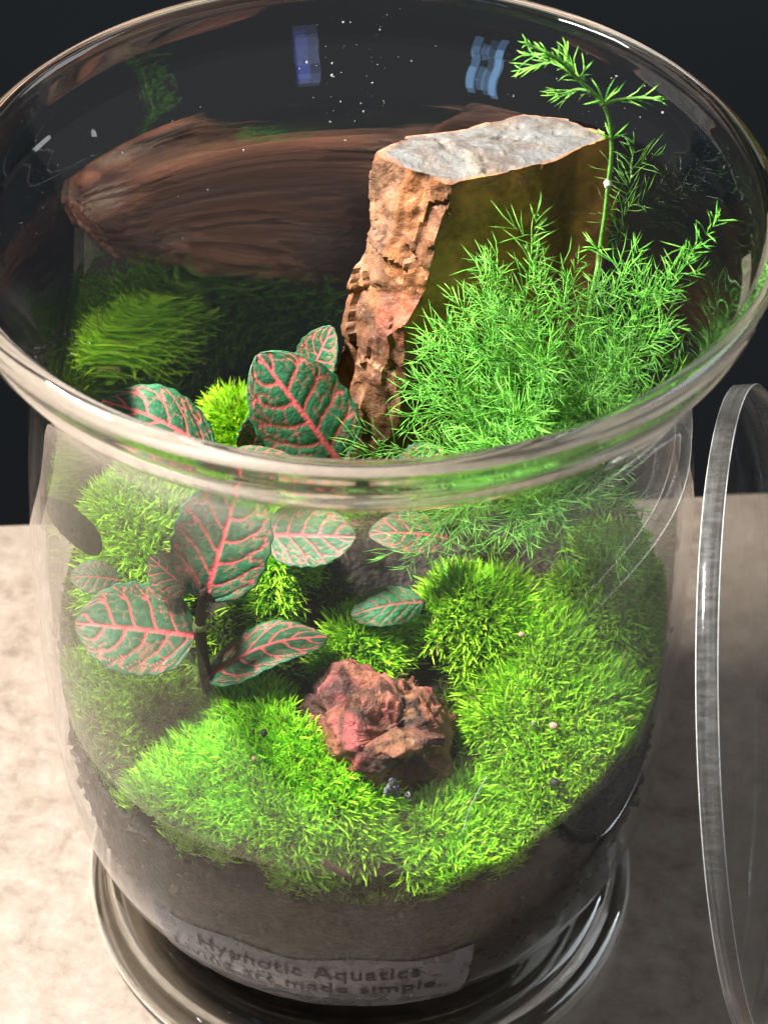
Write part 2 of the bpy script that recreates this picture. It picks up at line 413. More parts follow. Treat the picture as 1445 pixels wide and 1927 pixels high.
# loose crumbs of soil pressed against the glass and lying in the gaps (uncountable)
def ico(sub=1):
    b = bmesh.new(); bmesh.ops.create_icosphere(b, subdivisions=sub, radius=1); v = np.array([x.co for x in b.verts]); f = np.array([[q.index for q in x.verts] for x in b.faces]); b.free(); return v, f
iv, if_ = ico(1)
def crumbs(name, centres, sizes, mat):
    n = len(centres); k = len(iv)
    jit = 1 + .35*rng.standard_normal((n, k, 1)).clip(-1.2, 1.2)
    sc = sizes[:, None, None]*rng.uniform(.6, 1.2, (n, 1, 3))
    VV = centres[:, None, :] + iv[None]*jit*sc
    FF = (if_[None] + (np.arange(n)*k)[:, None, None]).reshape(-1, 3)
    return np_mesh(name, VV.reshape(-1, 3), FF, mat, smooth=False)
th = rng.uniform(0, 2*math.pi, 2600); fz = rng.uniform(0, 1, 2600)**.8
zt = soil_z(.83*np.cos(th), .83*np.sin(th)); zz = zt + (-2.27-zt)*fz; rr = rin(zz) - .018
cen = np.c_[rr*np.cos(th)*S, rr*np.sin(th)*S, ZR+zz*S]
CRUMB = m_plain('soil_crumb', (.085, .060, .044), .75, .92, 330)
cr_ = crumbs('soil_crumbs', cen, .0005+.0018*rng.random(2600)**2.5, CRUMB); tag(cr_, 'loose crumbs of soil pressed against the inside of the glass', 'soil crumbs', kind='stuff')

# ------------------------------------------------------------------ moss
CUSH = [  # centre x,y  radii  height  density  brightness  label
 (-.22, -.55, .36, .26, .22, 1.35, 1.2, 'largest bright green moss cushion at the front left of the small red rock'),
 (.27, -.63, .21, .17, .10, 1.1, 1.1, 'small moss cushion at the very front below the red rock'),
 (.56, -.38, .26, .34, .21, 1.0, .95, 'wide moss cushion filling the right side beside the red rock'),
 (.34, -.09, .20, .13, .15, 1.1, 1.0, 'rounded moss tuft behind the red rock under the drooping fern'),
 (.70, -.02, .17, .22, .16, .9, .85, 'moss cushion against the right glass wall under the fern'),
 (.00, -.17, .13, .10, .14, 1.1, 1.05, 'little moss tuft directly behind the red rock'),
 (-.23, .02, .10, .13, .20, 1.1, 1.1, 'narrow bright moss tuft in the shade behind the nerve plant'),
 (-.62, .16, .16, .24, .16, 1.0, .85, 'tall moss cushion leaning on the left glass wall'),
 (-.60, -.28, .22, .24, .12, 1.0, .62, 'moss cushion below the big left nerve plant leaf, darkened in colour for its shade'),  # low brightness puts the leaf's shade into the moss colour
 (-.345, .50, .11, .11, .13, 1.3, 1.1, 'yellow green moss tuft at the back left between nerve plant leaves'),
]
def dome(c, x, y):
    wob = 1 + .10*np.sin(5*np.arctan2(y-c[1], x-c[0])+c[0]*9) + .06*np.sin(11*np.arctan2(y-c[1], x-c[0])+c[1]*7)
    d2 = (((x-c[0])/c[2])**2 + ((y-c[1])/c[3])**2)/wob**2
    return np.where(d2 < 1, c[4]*np.sqrt(np.clip(1-d2, 0, 1))**1.0, -1.0)
def surf(x, y):
    h = np.stack([np.zeros_like(x)] + [dome(c, x, y) for c in CUSH]); k = h.argmax(0)
    hh = h.max(0) + .008*np.sin(31*x+2)*np.sin(27*y) + .006*np.sin(57*x)*np.sin(49*y+1)
    return soil_z(x, y) + hh, k - 1
# places kept free of moss: stones, plant stems, bare soil pockets
FREE = [(.06, -.42, .19, .17), (.42, .42, .42, .22), (-.46, -.20, .06, .07), (-.13, -.38, .075, .09), (.57, .10, .09, .05), (.11, -.66, .035, .10), (.12, .10, .22, .09), (-.12, -.08, .06, .10), (-.42, .12, .10, .16), (.18, -.20, .09, .03)]
def kept(x, y):
    k = np.ones_like(x, bool)
    for a, b, p, q in FREE: k &= ((x-a)/p)**2 + ((y-b)/q)**2 > 1
    return k
def blades(x, y, length, width, bright, hue, shag=.55, dz=0.0):
    """moss leaves rooted at x,y (rim radii)"""
    n = len(x); e = .012
    z, _ = surf(x, y); zx, _ = surf(x+e, y); zy, _ = surf(x, y+e)
    N = np.c_[-(zx-z)/e, -(zy-z)/e, np.ones(n)]; N[:, :2] = np.clip(N[:, :2], -1.8, 1.8); N /= np.linalg.norm(N, axis=1)[:, None]
    D = N + shag*rng.standard_normal((n, 3)); D[:, 2] = np.abs(D[:, 2])*.8+.1; D /= np.linalg.norm(D, axis=1)[:, None]
    side = np.cross(D, rng.standard_normal((n, 3))); side /= np.linalg.norm(side, axis=1)[:, None]
    bend = np.cross(D, side); L = length[:, None]; Wd = width[:, None]
    R0 = np.c_[x, y, z-.012-dz]
    mid = R0 + D*L*.55 + bend*L*.05; q75 = R0 + D*L*.85 + bend*L*.17; tip = R0 + D*L + bend*L*.27
    V = np.stack([R0-side*Wd*.8, R0+side*Wd*.8, mid-side*Wd, mid+side*Wd, q75-side*Wd*.7, q75+side*Wd*.7, tip], 1)
    r = np.hypot(V[..., 0], V[..., 1]); lim = rin(V[..., 2])-.012; s = np.minimum(1, lim/np.maximum(r, 1e-6)); V[..., 0] *= s; V[..., 1] *= s
    V = V*S; V[..., 2] += ZR
    b = (np.arange(n)*7)[:, None]
    F = np.concatenate([b+np.array([[0, 1, 3]]), b+np.array([[0, 3, 2]]), b+np.array([[2, 3, 5]]), b+np.array([[2, 5, 4]]), b+np.array([[4, 5, 6]])])
    base = np.array([.335, .68, .030]) + hue[:, None]*np.array([.13, .06, .0])
    c = base*bright[:, None]
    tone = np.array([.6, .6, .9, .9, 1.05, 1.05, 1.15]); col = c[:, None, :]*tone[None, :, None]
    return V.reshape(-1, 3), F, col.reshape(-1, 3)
def moss_obj(name, x, y, bright, parent=None, lmul=1.0, dz=0.0):
    n = len(x)
    L = rng.uniform(.032, .084, n)*lmul*(1+.18*np.sin(21*x+1)*np.sin(19*y)); Wd = rng.uniform(.0021, .0037, n)
    pat = np.sin(17*x+3*np.sin(11*y))*np.sin(15*y+2*np.sin(13*x)+1); br = bright*rng.uniform(.70, 1.15, n)*(1+.16*pat); hue = rng.uniform(-.35, .55, n) + rng.uniform(-.25, .35) + .25*np.sin(9*x+2)*np.sin(8*y)
    old = rng.random(n) < .03 + .22*((np.sin(8*x+4)*np.sin(7*y+1)) > .86)
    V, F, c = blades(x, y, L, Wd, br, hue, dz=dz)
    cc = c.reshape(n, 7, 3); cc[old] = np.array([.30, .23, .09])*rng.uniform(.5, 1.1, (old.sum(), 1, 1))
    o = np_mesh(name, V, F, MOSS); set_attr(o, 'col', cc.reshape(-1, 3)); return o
def disc(n, cx, cy, rx, ry):
    r = np.sqrt(rng.random(n)); t = rng.uniform(0, 2*math.pi, n); return cx+rx*r*np.cos(t), cy+ry*r*np.sin(t)
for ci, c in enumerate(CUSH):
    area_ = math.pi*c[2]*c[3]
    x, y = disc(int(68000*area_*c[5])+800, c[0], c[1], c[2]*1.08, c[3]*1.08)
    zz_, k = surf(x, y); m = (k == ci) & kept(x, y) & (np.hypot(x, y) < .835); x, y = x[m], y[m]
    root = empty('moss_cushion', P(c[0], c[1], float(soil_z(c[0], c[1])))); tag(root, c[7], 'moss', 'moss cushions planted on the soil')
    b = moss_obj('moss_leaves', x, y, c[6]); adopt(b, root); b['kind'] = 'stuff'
    # the matted body of the cushion
    n_ = 26; V, F, rows = [], [], []
    for i in range(n_+1):
        row = []
        for a in range(56):
            t = 2*math.pi*a/56; q = min(.999, i/n_)*1.0
            xx, yy = c[0]+c[2]*q*math.cos(t), c[1]+c[3]*q*math.sin(t)
            rr = math.hypot(xx, yy)
            if rr > .825: xx *= .825/rr; yy *= .825/rr
            zq, kk = surf(np.array([xx]), np.array([yy]))
            z = float(zq[0]) if kk[0] == ci else float(soil_z(xx, yy)) - .02
            row.append(len(V)); V.append(tuple(P(xx, yy, z-.004)))
        rows.append(row)
    for r0, r1 in zip(rows[:-1], rows[1:]):
        for a in range(56): F.append((r0[a], r0[(a+1) % 56], r1[(a+1) % 56], r1[a]))
    bo = mesh_obj('moss_mat', V, F, MBASE); adopt(bo, root)
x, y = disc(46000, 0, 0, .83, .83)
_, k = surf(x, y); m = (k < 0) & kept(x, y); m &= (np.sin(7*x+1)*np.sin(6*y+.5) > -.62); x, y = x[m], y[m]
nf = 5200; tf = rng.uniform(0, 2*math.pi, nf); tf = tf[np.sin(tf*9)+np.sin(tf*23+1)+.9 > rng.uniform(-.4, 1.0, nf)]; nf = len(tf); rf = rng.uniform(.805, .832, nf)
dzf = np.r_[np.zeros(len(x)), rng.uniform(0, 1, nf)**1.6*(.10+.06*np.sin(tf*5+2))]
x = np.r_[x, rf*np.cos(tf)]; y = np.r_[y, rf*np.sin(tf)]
ca = moss_obj('moss_carpet', x, y, .28, lmul=.9, dz=dzf); tag(ca, 'low moss carpet covering the soil between the cushions, darkened in colour for shade', 'moss', kind='stuff')  # carpet brightness lowered to put the shade between cushions into its colour

# ------------------------------------------------------------------ tall rock
def subdivided_grid(rings, cuts_u, cuts_v, cap=True):
    """rings: list of closed rings (list of Vectors) -> dense vertex rows, linear in u, linear in v"""
    K = len(rings[0]); rows = []
    dense = []
    for rg in rings:
        d = []
        for i in range(K):
            a, b = rg[i], rg[(i+1) % K]
            for j in range(cuts_u): d.append(a.lerp(b, j/cuts_u))
        dense.append(d)
    for r0, r1 in zip(dense[:-1], dense[1:]):
        for j in range(cuts_v): rows.append([a.lerp(b, j/cuts_v) for a, b in zip(r0, r1)])
    rows.append(dense[-1]); return rows
def fr(v, s, o=5): return noise.fractal(Vector(v)*s, .9, 2.1, o)
TOP = [(716, 285, .40), (760, 318, .33), (850, 343, .29), (960, 322, .35), (1040, 303, .40), (1100, 273, .47), (1148, 258, .52), (1066, 222, .66), (985, 216, .68), (862, 246, .58), (768, 256, .54)]
L2 = [(704, 430, .40), (742, 440, .32), (822, 450, .27), (930, 440, .36), (1020, 430, .40), (1100, 410, .45), (1157, 392, .52), (1090, 380, .72), (980, 380, .74), (862, 390, .66), (755, 400, .60)]
L3 = [(664, 530, .38), (712, 548, .30), (806, 535, .26), (910, 540, .34), (1000, 530, .38), (1080, 500, .44), (1142, 470, .52), (1080, 460, .74), (980, 470, .76), (840, 480, .68), (715, 490, .60)]
L4 = [(643, 622, .36), (694, 640, .27), (757, 622, .24), (880, 640, .32), (990, 630, .37), (1070, 600, .44), (1120, 580, .52), (1060, 560, .74), (950, 570, .76), (810, 580, .68), (690, 590, .58)]
L5 = [(628, 712, .35), (690, 730, .25), (768, 722, .24), (880, 740, .32), (980, 730, .37), (1050, 710, .44), (1090, 690, .52), (1040, 670, .74), (930, 680, .76), (790, 690, .68), (675, 700, .58)]
L6 = [(560, 868, .36), (650, 895, .24), (765, 890, .24), (870, 890, .32), (960, 880, .37), (1030, 860, .44), (1070, 840, .52), (1020, 820, .74), (910, 820, .76), (770, 830, .68), (640, 850, .56)]
rings = [[at(*q) for q in r] for r in (TOP, L2, L3, L4, L5, L6)]
rings.append([v + Vector((0, 0, -.028)) for v in rings[-1]])
CU, CV = 16, 18
rows = subdivided_grid(rings, CU, CV)
ctr = sum((v for v in rings[0]), Vector())/11
topz = []
NK = len(rows[0]); cap = []
for i in range(33, 0, -1): cap.append([ctr.lerp(v, i/34) for v in rows[0]])
allrows = cap[::-1] + rows          # from the middle of the top outwards, then down
V, F, col = [], [], []
PALE, ORANGE, DARKB, GREYB, RED = np.array([.118, .120, .116]), np.array([.35, .135, .05]), np.array([.48, .20, .055]), np.array([.23, .11, .055]), np.array([.34, .085, .05])
ap = np.array([tuple(v) for row in allrows for v in row]); az = ap*np.array([1, 1, .5])
w1, w2, _, _ = worley(ap*np.array([120, 120, 84])); CK = np.clip(1-(w2-w1)*5, 0, 1); FA = facets(az, 62, 5); FB = facets(az, 150, 2)
nC = len(cap)
for ri_, row in enumerate(allrows):
    for j, v in enumerate(row):
        seg = j/CU; vi = ri_*len(row)+j; ck = float(CK[vi])
        outw = (v - Vector((ctr.x, ctr.y+.01, v.z))); outw.z = 0
        outw = outw.normalized() if outw.length > 1e-6 else Vector((0, 0, 1))
        q = v*1.0
        if ri_ < nC:
            edge = ri_/nC
            q = q + Vector((0, 0, 1))*((fr(v, 60)*.0011 + fr(v, 170)*.0005 - max(0, noise.noise(v*230)-.3)*.004)*min(1, (1-edge)*6+.15))
            cl = PALE*(1+.25*fr(v, 90)) ; sp = noise.noise(v*160)
            cl = cl + np.array([.05, .03, .0])*max(0, sp)
            if edge > .94: cl = cl*.6 + ORANGE*.4
            cl = np.r_[cl, .12]
        else:
            rough = 1.0 if seg < 2.1 or seg > 10 else (.4 if seg < 6.2 else .7)
            ridge = 1-abs(noise.noise(Vector((v.x*45, v.y*45, v.z*95))))*2
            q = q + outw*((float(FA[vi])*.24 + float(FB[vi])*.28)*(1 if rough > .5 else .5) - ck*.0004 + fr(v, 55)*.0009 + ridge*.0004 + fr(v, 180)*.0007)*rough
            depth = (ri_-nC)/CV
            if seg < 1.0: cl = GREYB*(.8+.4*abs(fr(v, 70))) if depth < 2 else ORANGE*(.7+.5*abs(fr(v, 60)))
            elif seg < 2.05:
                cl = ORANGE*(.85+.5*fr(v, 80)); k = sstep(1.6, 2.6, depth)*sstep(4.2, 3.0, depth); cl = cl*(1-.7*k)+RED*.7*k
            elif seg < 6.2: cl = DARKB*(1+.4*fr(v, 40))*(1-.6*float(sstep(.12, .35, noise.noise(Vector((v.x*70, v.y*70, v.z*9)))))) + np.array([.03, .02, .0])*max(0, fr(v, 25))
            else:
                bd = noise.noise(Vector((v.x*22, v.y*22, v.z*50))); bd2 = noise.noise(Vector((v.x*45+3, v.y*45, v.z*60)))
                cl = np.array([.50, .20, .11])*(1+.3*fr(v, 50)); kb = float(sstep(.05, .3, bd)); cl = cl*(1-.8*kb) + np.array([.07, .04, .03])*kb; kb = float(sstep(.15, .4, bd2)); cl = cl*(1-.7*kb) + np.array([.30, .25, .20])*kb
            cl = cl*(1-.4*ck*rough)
            kd = float(sstep(2.3, 3.2, depth + .8*fr(v, 45))); cl = cl*(1-.72*kd) + np.array([.035, .015, .007])*kd  # lower rock: wet dark brown, with its shading also put into the colour
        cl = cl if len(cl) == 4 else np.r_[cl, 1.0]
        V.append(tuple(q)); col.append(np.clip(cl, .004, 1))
nR = len(allrows)
for i in range(nR-1):
    for j in range(NK):
        a, b = i*NK+j, i*NK+(j+1) % NK; F.append((a, a+NK, b+NK, b))
F.append(tuple(range(NK))[::-1] if False else tuple(range(NK)))
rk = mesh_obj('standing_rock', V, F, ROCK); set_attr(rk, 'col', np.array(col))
bm = bmesh.new(); bm.from_mesh(rk.data); bmesh.ops.recalc_face_normals(bm, faces=bm.faces)
for e in bm.edges:
    if e.is_manifold and e.calc_face_angle(0) > math.radians(38): e.smooth = False
bm.to_mesh(rk.data); bm.free()
tag(rk, 'tall standing slab of orange brown rock with flat pale grey top', 'rock')

# ------------------------------------------------------------------ small red rock
rc = at(722, 1385, -.46)
bm = bmesh.new(); bmesh.ops.create_icosphere(bm, subdivisions=6, radius=1)
planes = [((-.35, -.30, .89), .0125), ((.30, -.75, .25), .0135), ((.88, -.12, .25), .0180), ((-.92, -.1, .15), .0175), ((.1, .95, .2), .0150), ((-.25, -.72, .12), .0150),
          ((.55, .15, .80), .0150), ((0, 0, -1), .016), ((-.1, .55, .83), .0150), ((.62, -.62, .30), .0185), ((-.70, -.55, .30), .0170)]
planes = [(Vector(n).normalized(), d) for n, d in planes]
cols = []
tlt = Matrix.Rotation(math.radians(24), 3, Vector((.25, 1, 0)))
base_p = []
for v in bm.verts:
    d = v.co.normalized(); r = min(.026, min(dist/max(1e-4, n.dot(d)) for n, dist in planes if n.dot(d) > 1e-4)); base_p.append(tuple(d*r))
base_p = np.array(base_p); w1, w2, _, _ = worley(base_p*95); CK = np.clip(1-(w2-w1)*5, 0, 1); FA = facets(base_p, 80, 3); FB = facets(base_p, 210, 9)
for vi, v in enumerate(bm.verts):
    d = v.co.normalized(); r = min(dist/max(1e-4, n.dot(d)) for n, dist in planes if n.dot(d) > 1e-4)
    r = min(r, .026); p = d*r
    rg = 1-abs(noise.noise(Vector(p*85)+Vector((4, 1, 2))))*2; rg2 = 1-abs(noise.noise(p*190))*2
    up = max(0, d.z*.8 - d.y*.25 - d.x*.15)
    pit = max(0, noise.noise(p*120+Vector((9, 3, 1)))-.22)
    ck = float(CK[vi])
    p = p + d*(float(FA[vi])*.62*(.45+up) + float(FB[vi])*.36 - ck*.0006 + rg*.0006*(.35+up) + rg2*.0008*(.3+up) + fr(p, 70)*.0008 - pit*.007*up)
    v.co = rc + tlt @ p
    red = np.array([.35, .075, .072]); org = np.array([.27, .09, .05]); dk = np.array([.09, .045, .022])
    k = sstep(-.2, .35, fr(p, 60)); cl = red*k + org*(1-k)
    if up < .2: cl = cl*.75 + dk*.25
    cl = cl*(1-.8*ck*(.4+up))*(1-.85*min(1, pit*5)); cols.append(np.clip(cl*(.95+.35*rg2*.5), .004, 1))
me = bpy.data.meshes.new('small_rock'); bm.to_mesh(me); bm.free(); me.polygons.foreach_set('use_smooth', [True]*len(me.polygons))
r2 = bpy.data.objects.new('small_rock', me); C.objects.link(r2); me.materials.append(ROCK2); set_attr(r2, 'col', np.array(cols))
tag(r2, 'small craggy pinkish red rock sitting in the moss at the front', 'rock')

# ------------------------------------------------------------------ nerve plants
GREEN1, GREEN2, VEIN = np.array([.012, .080, .034]), np.array([.024, .13, .052]), np.array([.80, .135, .150])
def nerve_leaf(parent, base, tip, halfw, nhint, arch=.12, cup=.12, seed=0, pale=0.0, veinc=None, twist=0.0, dark=1.0):
    """ovate quilted leaf from base to tip (world points)"""
    vc = VEIN if veinc is None else np.array(veinc)
    ax = tip-base; L = ax.length; ax = ax/L
    nh = Vector(nhint).normalized(); sd = ax.cross(nh).normalized(); nm = sd.cross(ax).normalized()
    NUu, NVv = 72, 56
    gu, gv = np.meshgrid(np.linspace(0, 1, NUu+1), np.linspace(-1, 1, NVv+1), indexing='ij')
    w1, w2, _, _ = worley(np.stack([gu.ravel()*8+seed, gv.ravel()*halfw/L*8, np.zeros(gu.size)], -1)); KN = .42*np.exp(-((w2-w1)/.045)**2)
    V, col = [], []
    for i in range(NUu+1):
        u = i/NUu
        wd = halfw*max(0.01, 1-abs(2*u**.92-1)**2.5)**.60*(1-.10*sstep(.6, 1, u))
        wd *= 1+.022*math.sin(u*46+seed)
        for j in range(NVv+1):
            v = -1+2*j/NVv; av = abs(v)
            wu = u + .012*noise.noise(Vector((u*7, v*5, seed*3.1))); 
            q = wu - .20*av - .10*av*av - .03*math.sin(av*5+seed+(0 if v > 0 else 2))
            ns = 5.6; ph = q*ns + (.0 if v > 0 else .38) + .4
            dl = abs(ph-round(ph))/ns*L                      # distance to the nearest lateral vein
            wl_ = L*.0104*(1.15-.55*av)
            dm = av*wd; wm = L*.021*(1.15-.75*u)
            k = math.exp(-(dm/wm)**4)
            live = 1 if q > .02 else 0
            if av < .93: k = max(k, live*math.exp(-(dl/wl_)**4))
            # net of cross veins towards the margin
            ph2 = av*3.1 + .35*math.sin(ph*2*math.pi+seed) + .2*noise.noise(Vector((u*9, v*6, seed)))
            d2 = abs(ph2-2.35)/3.1*wd
            if u > .10 and u < .93: k = max(k, .95*math.exp(-(d2/(L*.0075))**4))
            ph3 = (ph+.5); d3 = abs(ph3-round(ph3))/ns*L
            if .80 < av < .93 and noise.noise(Vector((round(ph3)*5.3, seed, (2 if v > 0 else 7)))) > .05 or (.40 < av < .58 and noise.noise(Vector((round(ph3)*3.3, seed, (1 if v > 0 else 5)))) > .1): k = max(k, .75*math.exp(-(d3/(L*.0065))**4))
            kn = float(KN[i*(NVv+1)+j])*(1-.5*min(1, u*.8))
            if .18 < av < .95: k = max(k, kn)
            edgef = min(1, (1-av)*7)
            puff = (1-k)*.008*L*edgef*min(1, dl/(L*.045))
            p = base + ax*(u*L) + sd*(v*wd) + nm*(puff + arch*L*math.sin(math.pi*u)*1.0 + cup*wd*av*av + twist*v*wd*u + .03*L*av*math.sin(u*9+seed)*.5)
            if u > .7: p = p - nm*(.25*arch*L*(u-.7)/.3)
            V.append(tuple(p))
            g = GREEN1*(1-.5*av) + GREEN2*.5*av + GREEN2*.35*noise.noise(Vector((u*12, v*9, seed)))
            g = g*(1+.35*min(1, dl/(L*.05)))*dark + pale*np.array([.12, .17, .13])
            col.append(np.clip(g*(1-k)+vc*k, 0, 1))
    W_ = NVv+1
    F = [(i*W_+j, i*W_+j+1, (i+1)*W_+j+1, (i+1)*W_+j) for i in range(NUu) for j in range(NVv)]
    o = mesh_obj('leaf', V, F, NERVE); set_attr(o, 'col', np.array(col))
    sm = o.modifiers.new('thickness', 'SOLIDIFY'); sm.thickness = .0003
    adopt(o, parent); return o
def tube(name, pts, radii, mat, parent=None, seg=8, sub=5):
    pp = catmull([tuple(p) for p in pts], sub); rr_ = np.interp(np.linspace(0, 1, len(pp)), np.linspace(0, 1, len(radii)), radii)
    V, F = [], []
    for i, p in enumerate(pp):
        d = Vector(pp[min(i+1, len(pp)-1)]-pp[max(i-1, 0)]).normalized(); s = d.cross(Vector((.3, 1, .2))).normalized(); t = d.cross(s)
        for a in range(seg):
            q = 2*math.pi*a/seg; V.append(tuple(Vector(p)+(s*math.cos(q)+t*math.sin(q))*rr_[i]))
    for i in range(len(pp)-1):
        for a in range(seg): F.append((i*seg+a, i*seg+(a+1) % seg, (i+1)*seg+(a+1) % seg, (i+1)*seg+a))
    F.append(tuple(range(seg))); F.append(tuple(range((len(pp)-1)*seg, len(pp)*seg)))
    o = mesh_obj(name, V, F, mat)
    if parent: adopt(o, parent)
    return o
def petiole(parent, a, b, r=.0009):
    m = a.lerp(b, .5)+Vector((0, 0, -.0015)); return tube('leaf_stalk', [a, m, b], [r*1.1, r], STEM, parent, 7)

YA = -.30
pa = empty('nerve_plant', at(385, 1300, YA)); tag(pa, 'dark green nerve plant with red veined leaves at the front left of the vase', 'nerve plant')
nodeA = at(377, 1178, YA); topA = at(384, 1108, YA)
tube('stem', [at(392, 1300, YA), at(383, 1240, YA), nodeA, topA], [.0017, .0016, .0016, .0011], STEM, pa, 10)
tube('node', [at(371, 1184, YA), at(377, 1177, YA), at(385, 1172, YA)], [.0014, .0021, .0014], m_plain('stem_node', (.30, .34, .12), .6, .4), pa, 9)
nerve_leaf(pa, at(366, 1196, YA), at(143, 1172, YA-.02), .0122, (-.12, -.62, .78), .05, .10, 1, pale=.10)
petiole(pa, nodeA, at(366, 1196, YA))
nerve_leaf(pa, at(388, 1278, YA-.02), at(613, 1194, YA+.06), .0100, (-.06, .16, 1.0), .10, .0, 2, pale=.02)
petiole(pa, at(384, 1250, YA), at(388, 1278, YA-.02))
nerve_leaf(pa, at(385, 1130, YA), at(452, 900, YA+.10), .0128, (-.02, -.80, .60), -.05, .12, 3, pale=.05)
nerve_leaf(pa, at(362, 1112, YA+.05), at(283, 1048, YA+.08), .0058, (-.1, -.8, .6), .05, .1, 4, pale=.03)
petiole(pa, topA, at(362, 1112, YA+.05))
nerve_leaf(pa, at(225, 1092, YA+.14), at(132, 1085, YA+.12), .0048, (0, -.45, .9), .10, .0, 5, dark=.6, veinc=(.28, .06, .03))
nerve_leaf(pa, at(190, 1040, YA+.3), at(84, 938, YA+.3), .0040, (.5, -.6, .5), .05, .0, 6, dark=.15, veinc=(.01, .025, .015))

pb = empty('nerve_plant', at(560, 960, .12)); tag(pb, 'larger nerve plant with red veined leaves leaning against the tall rock', 'nerve plant')
tube('stem', [at(560, 1040, .14), at(575, 960, .14), at(600, 900, .14), at(625, 872, .14)], [.0017, .0016, .0014], STEM, pb, 10)
nerve_leaf(pb, at(640, 872, .14), at(487, 668, .20), .0132, (.05, -.74, .64), .04, .12, 7, pale=.05)
nerve_leaf(pb, at(572, 735, .34), at(624, 616, .36), .0062, (-.3, -.75, .6), .03, .15, 8, pale=.02)
nerve_leaf(pb, at(404, 858, .05), at(196, 752, .06), .0100, (.05, -.30, .95), .10, .05, 9, pale=.03)
tube('stem', [at(500, 960, .10), at(450, 900, .07), at(404, 858, .05)], [.0014, .0011], STEM, pb)
nerve_leaf(pb, at(468, 858, .22), at(500, 770, .24), .0052, (.3, -.8, .5), .02, .1, 10)
nerve_leaf(pb, at(425, 866, -.02), at(545, 856, .02), .0070, (0, .42, .9), .08, .0, 11, pale=.03)
nerve_leaf(pb, at(500, 1006, -.05), at(668, 1010, -.12), .0085, (0, -.70, .71), .07, .08, 12, pale=.12)
nerve_leaf(pb, at(842, 1012, .0), at(696, 1004, -.06), .0062, (0, -.40, .92), .08, .05, 13, pale=.16)
nerve_leaf(pb, at(760, 905, .10), at(832, 846, .12), .0065, (.2, -.6, .75), .05, .05, 14)
pc = empty('nerve_plant', at(775, 1190, -.10)); tag(pc, 'tiny nerve plant seedling with one curled green leaf behind the red rock', 'nerve plant')
nerve_leaf(pc, at(795, 1132, -.12), at(662, 1156, -.18), .0055, (.25, -.45, .85), .16, -.3, 15, pale=.0, dark=2.0, veinc=(.48, .16, .12))
tube('stem', [at(780, 1195, -.11), at(795, 1165, -.11), at(795, 1132, -.12)], [.0010, .0008], STEM, pc)

# ------------------------------------------------------------------ asparagus fern
def clampr(V, on=True):
    r = np.hypot(V[..., 0], V[..., 1])/S; z = (V[..., 2]-ZR)/S; lim = np.where(z > -.02, 9, rin(z)-.012)
    s = np.minimum(1, lim/np.maximum(r, 1e-6)); V[..., 0] *= s; V[..., 1] *= s; return V
def needles(B, D, L, Wd, col):
    """B roots, D directions (n,3), metres"""
    n = len(B); D = D/np.linalg.norm(D, axis=1)[:, None]
    s = np.cross(D, rng.standard_normal((n, 3))); s /= np.linalg.norm(s, axis=1)[:, None]; t = np.cross(D, s)
    bend = t*(L*rng.uniform(.05, .32, n))[:, None]
    P0 = B; P1 = B + D*(L*.55)[:, None] + bend*.45; P2 = B + D*L[:, None] + bend*1.4
    ring = lambda p, w: [p + (s*math.cos(a)+t*math.sin(a))*(Wd*w)[:, None] for a in (0, 2.094, 4.189)]
    V = np.stack(ring(P0, .7) + ring(P1, 1.0) + [P2], 1)
    V = clampr(V)
    b = (np.arange(n)*7)[:, None]; T = []
    for a in range(3):
        c = (a+1) % 3; T += [b+np.array([[a, c, 3+c]]), b+np.array([[a, 3+c, 3+a]]), b+np.array([[3+a, 3+c, 6]])]
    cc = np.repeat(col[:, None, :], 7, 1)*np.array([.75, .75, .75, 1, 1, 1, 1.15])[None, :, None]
    return V.reshape(-1, 3), np.concatenate(T), cc.reshape(-1, 3)
def bez(a, b, c, n):
    t = np.linspace(0, 1, n)[:, None]; return (1-t)**2*np.array(a)+2*t*(1-t)*np.array(b)+t*t*np.array(c)
def fern_cols(n, br):
    h = rng.random(n)[:, None]
    return (np.array([.10, .45, .055])*(1-h) + np.array([.29, .73, .085])*h)*br*rng.uniform(.6, 1.15, (n, 1))
def whorls(path, s0, step, per, Lmax, ang, br, taper=.65):
    """needle whorls along a polyline"""
    seg = np.diff(path, axis=0); ln = np.linalg.norm(seg, axis=1); cum = np.r_[0, np.cumsum(ln)]; tot = cum[-1]
    ss = np.arange(s0*tot, tot, step); ss = np.repeat(ss, per) + rng.uniform(-step*.3, step*.3, len(ss)*per); ss = np.clip(ss, 0, tot*.999)
    Bp = np.stack([np.interp(ss, cum, path[:, k]) for k in range(3)], 1)
    e = tot*.02; Ap = np.stack([np.interp(np.clip(ss+e, 0, tot), cum, path[:, k])-np.interp(np.clip(ss-e, 0, tot), cum, path[:, k]) for k in range(3)], 1)
    Ap /= np.linalg.norm(Ap, axis=1)[:, None]
    q = rng.standard_normal(Bp.shape); q -= (q*Ap).sum(1)[:, None]*Ap; q /= np.linalg.norm(q, axis=1)[:, None]
    th_ = np.radians(rng.normal(ang, 9, len(ss)))[:, None]
    D = Ap*np.cos(th_)+q*np.sin(th_)
    L = Lmax*(1-taper*(ss/tot)**2.2)*rng.uniform(.6, 1.1, len(ss))
    return Bp, D, L
def merge(parts):
    V, F, Cc, o = [], [], [], 0
    for v, f, c in parts: V.append(v); F.append(f+o); Cc.append(c); o += len(v)
    return np.concatenate(V), np.concatenate(F), np.concatenate(Cc)
FSTEM = m_plain('fern_stem', (.13, .30, .05), .5, .35)
fern = empty('asparagus_fern', P(.45, .16, -1.25)); tag(fern, 'feathery bright green asparagus fern bushing out in front of the tall rock', 'fern')
fb = P(.45, .16, -1.22)
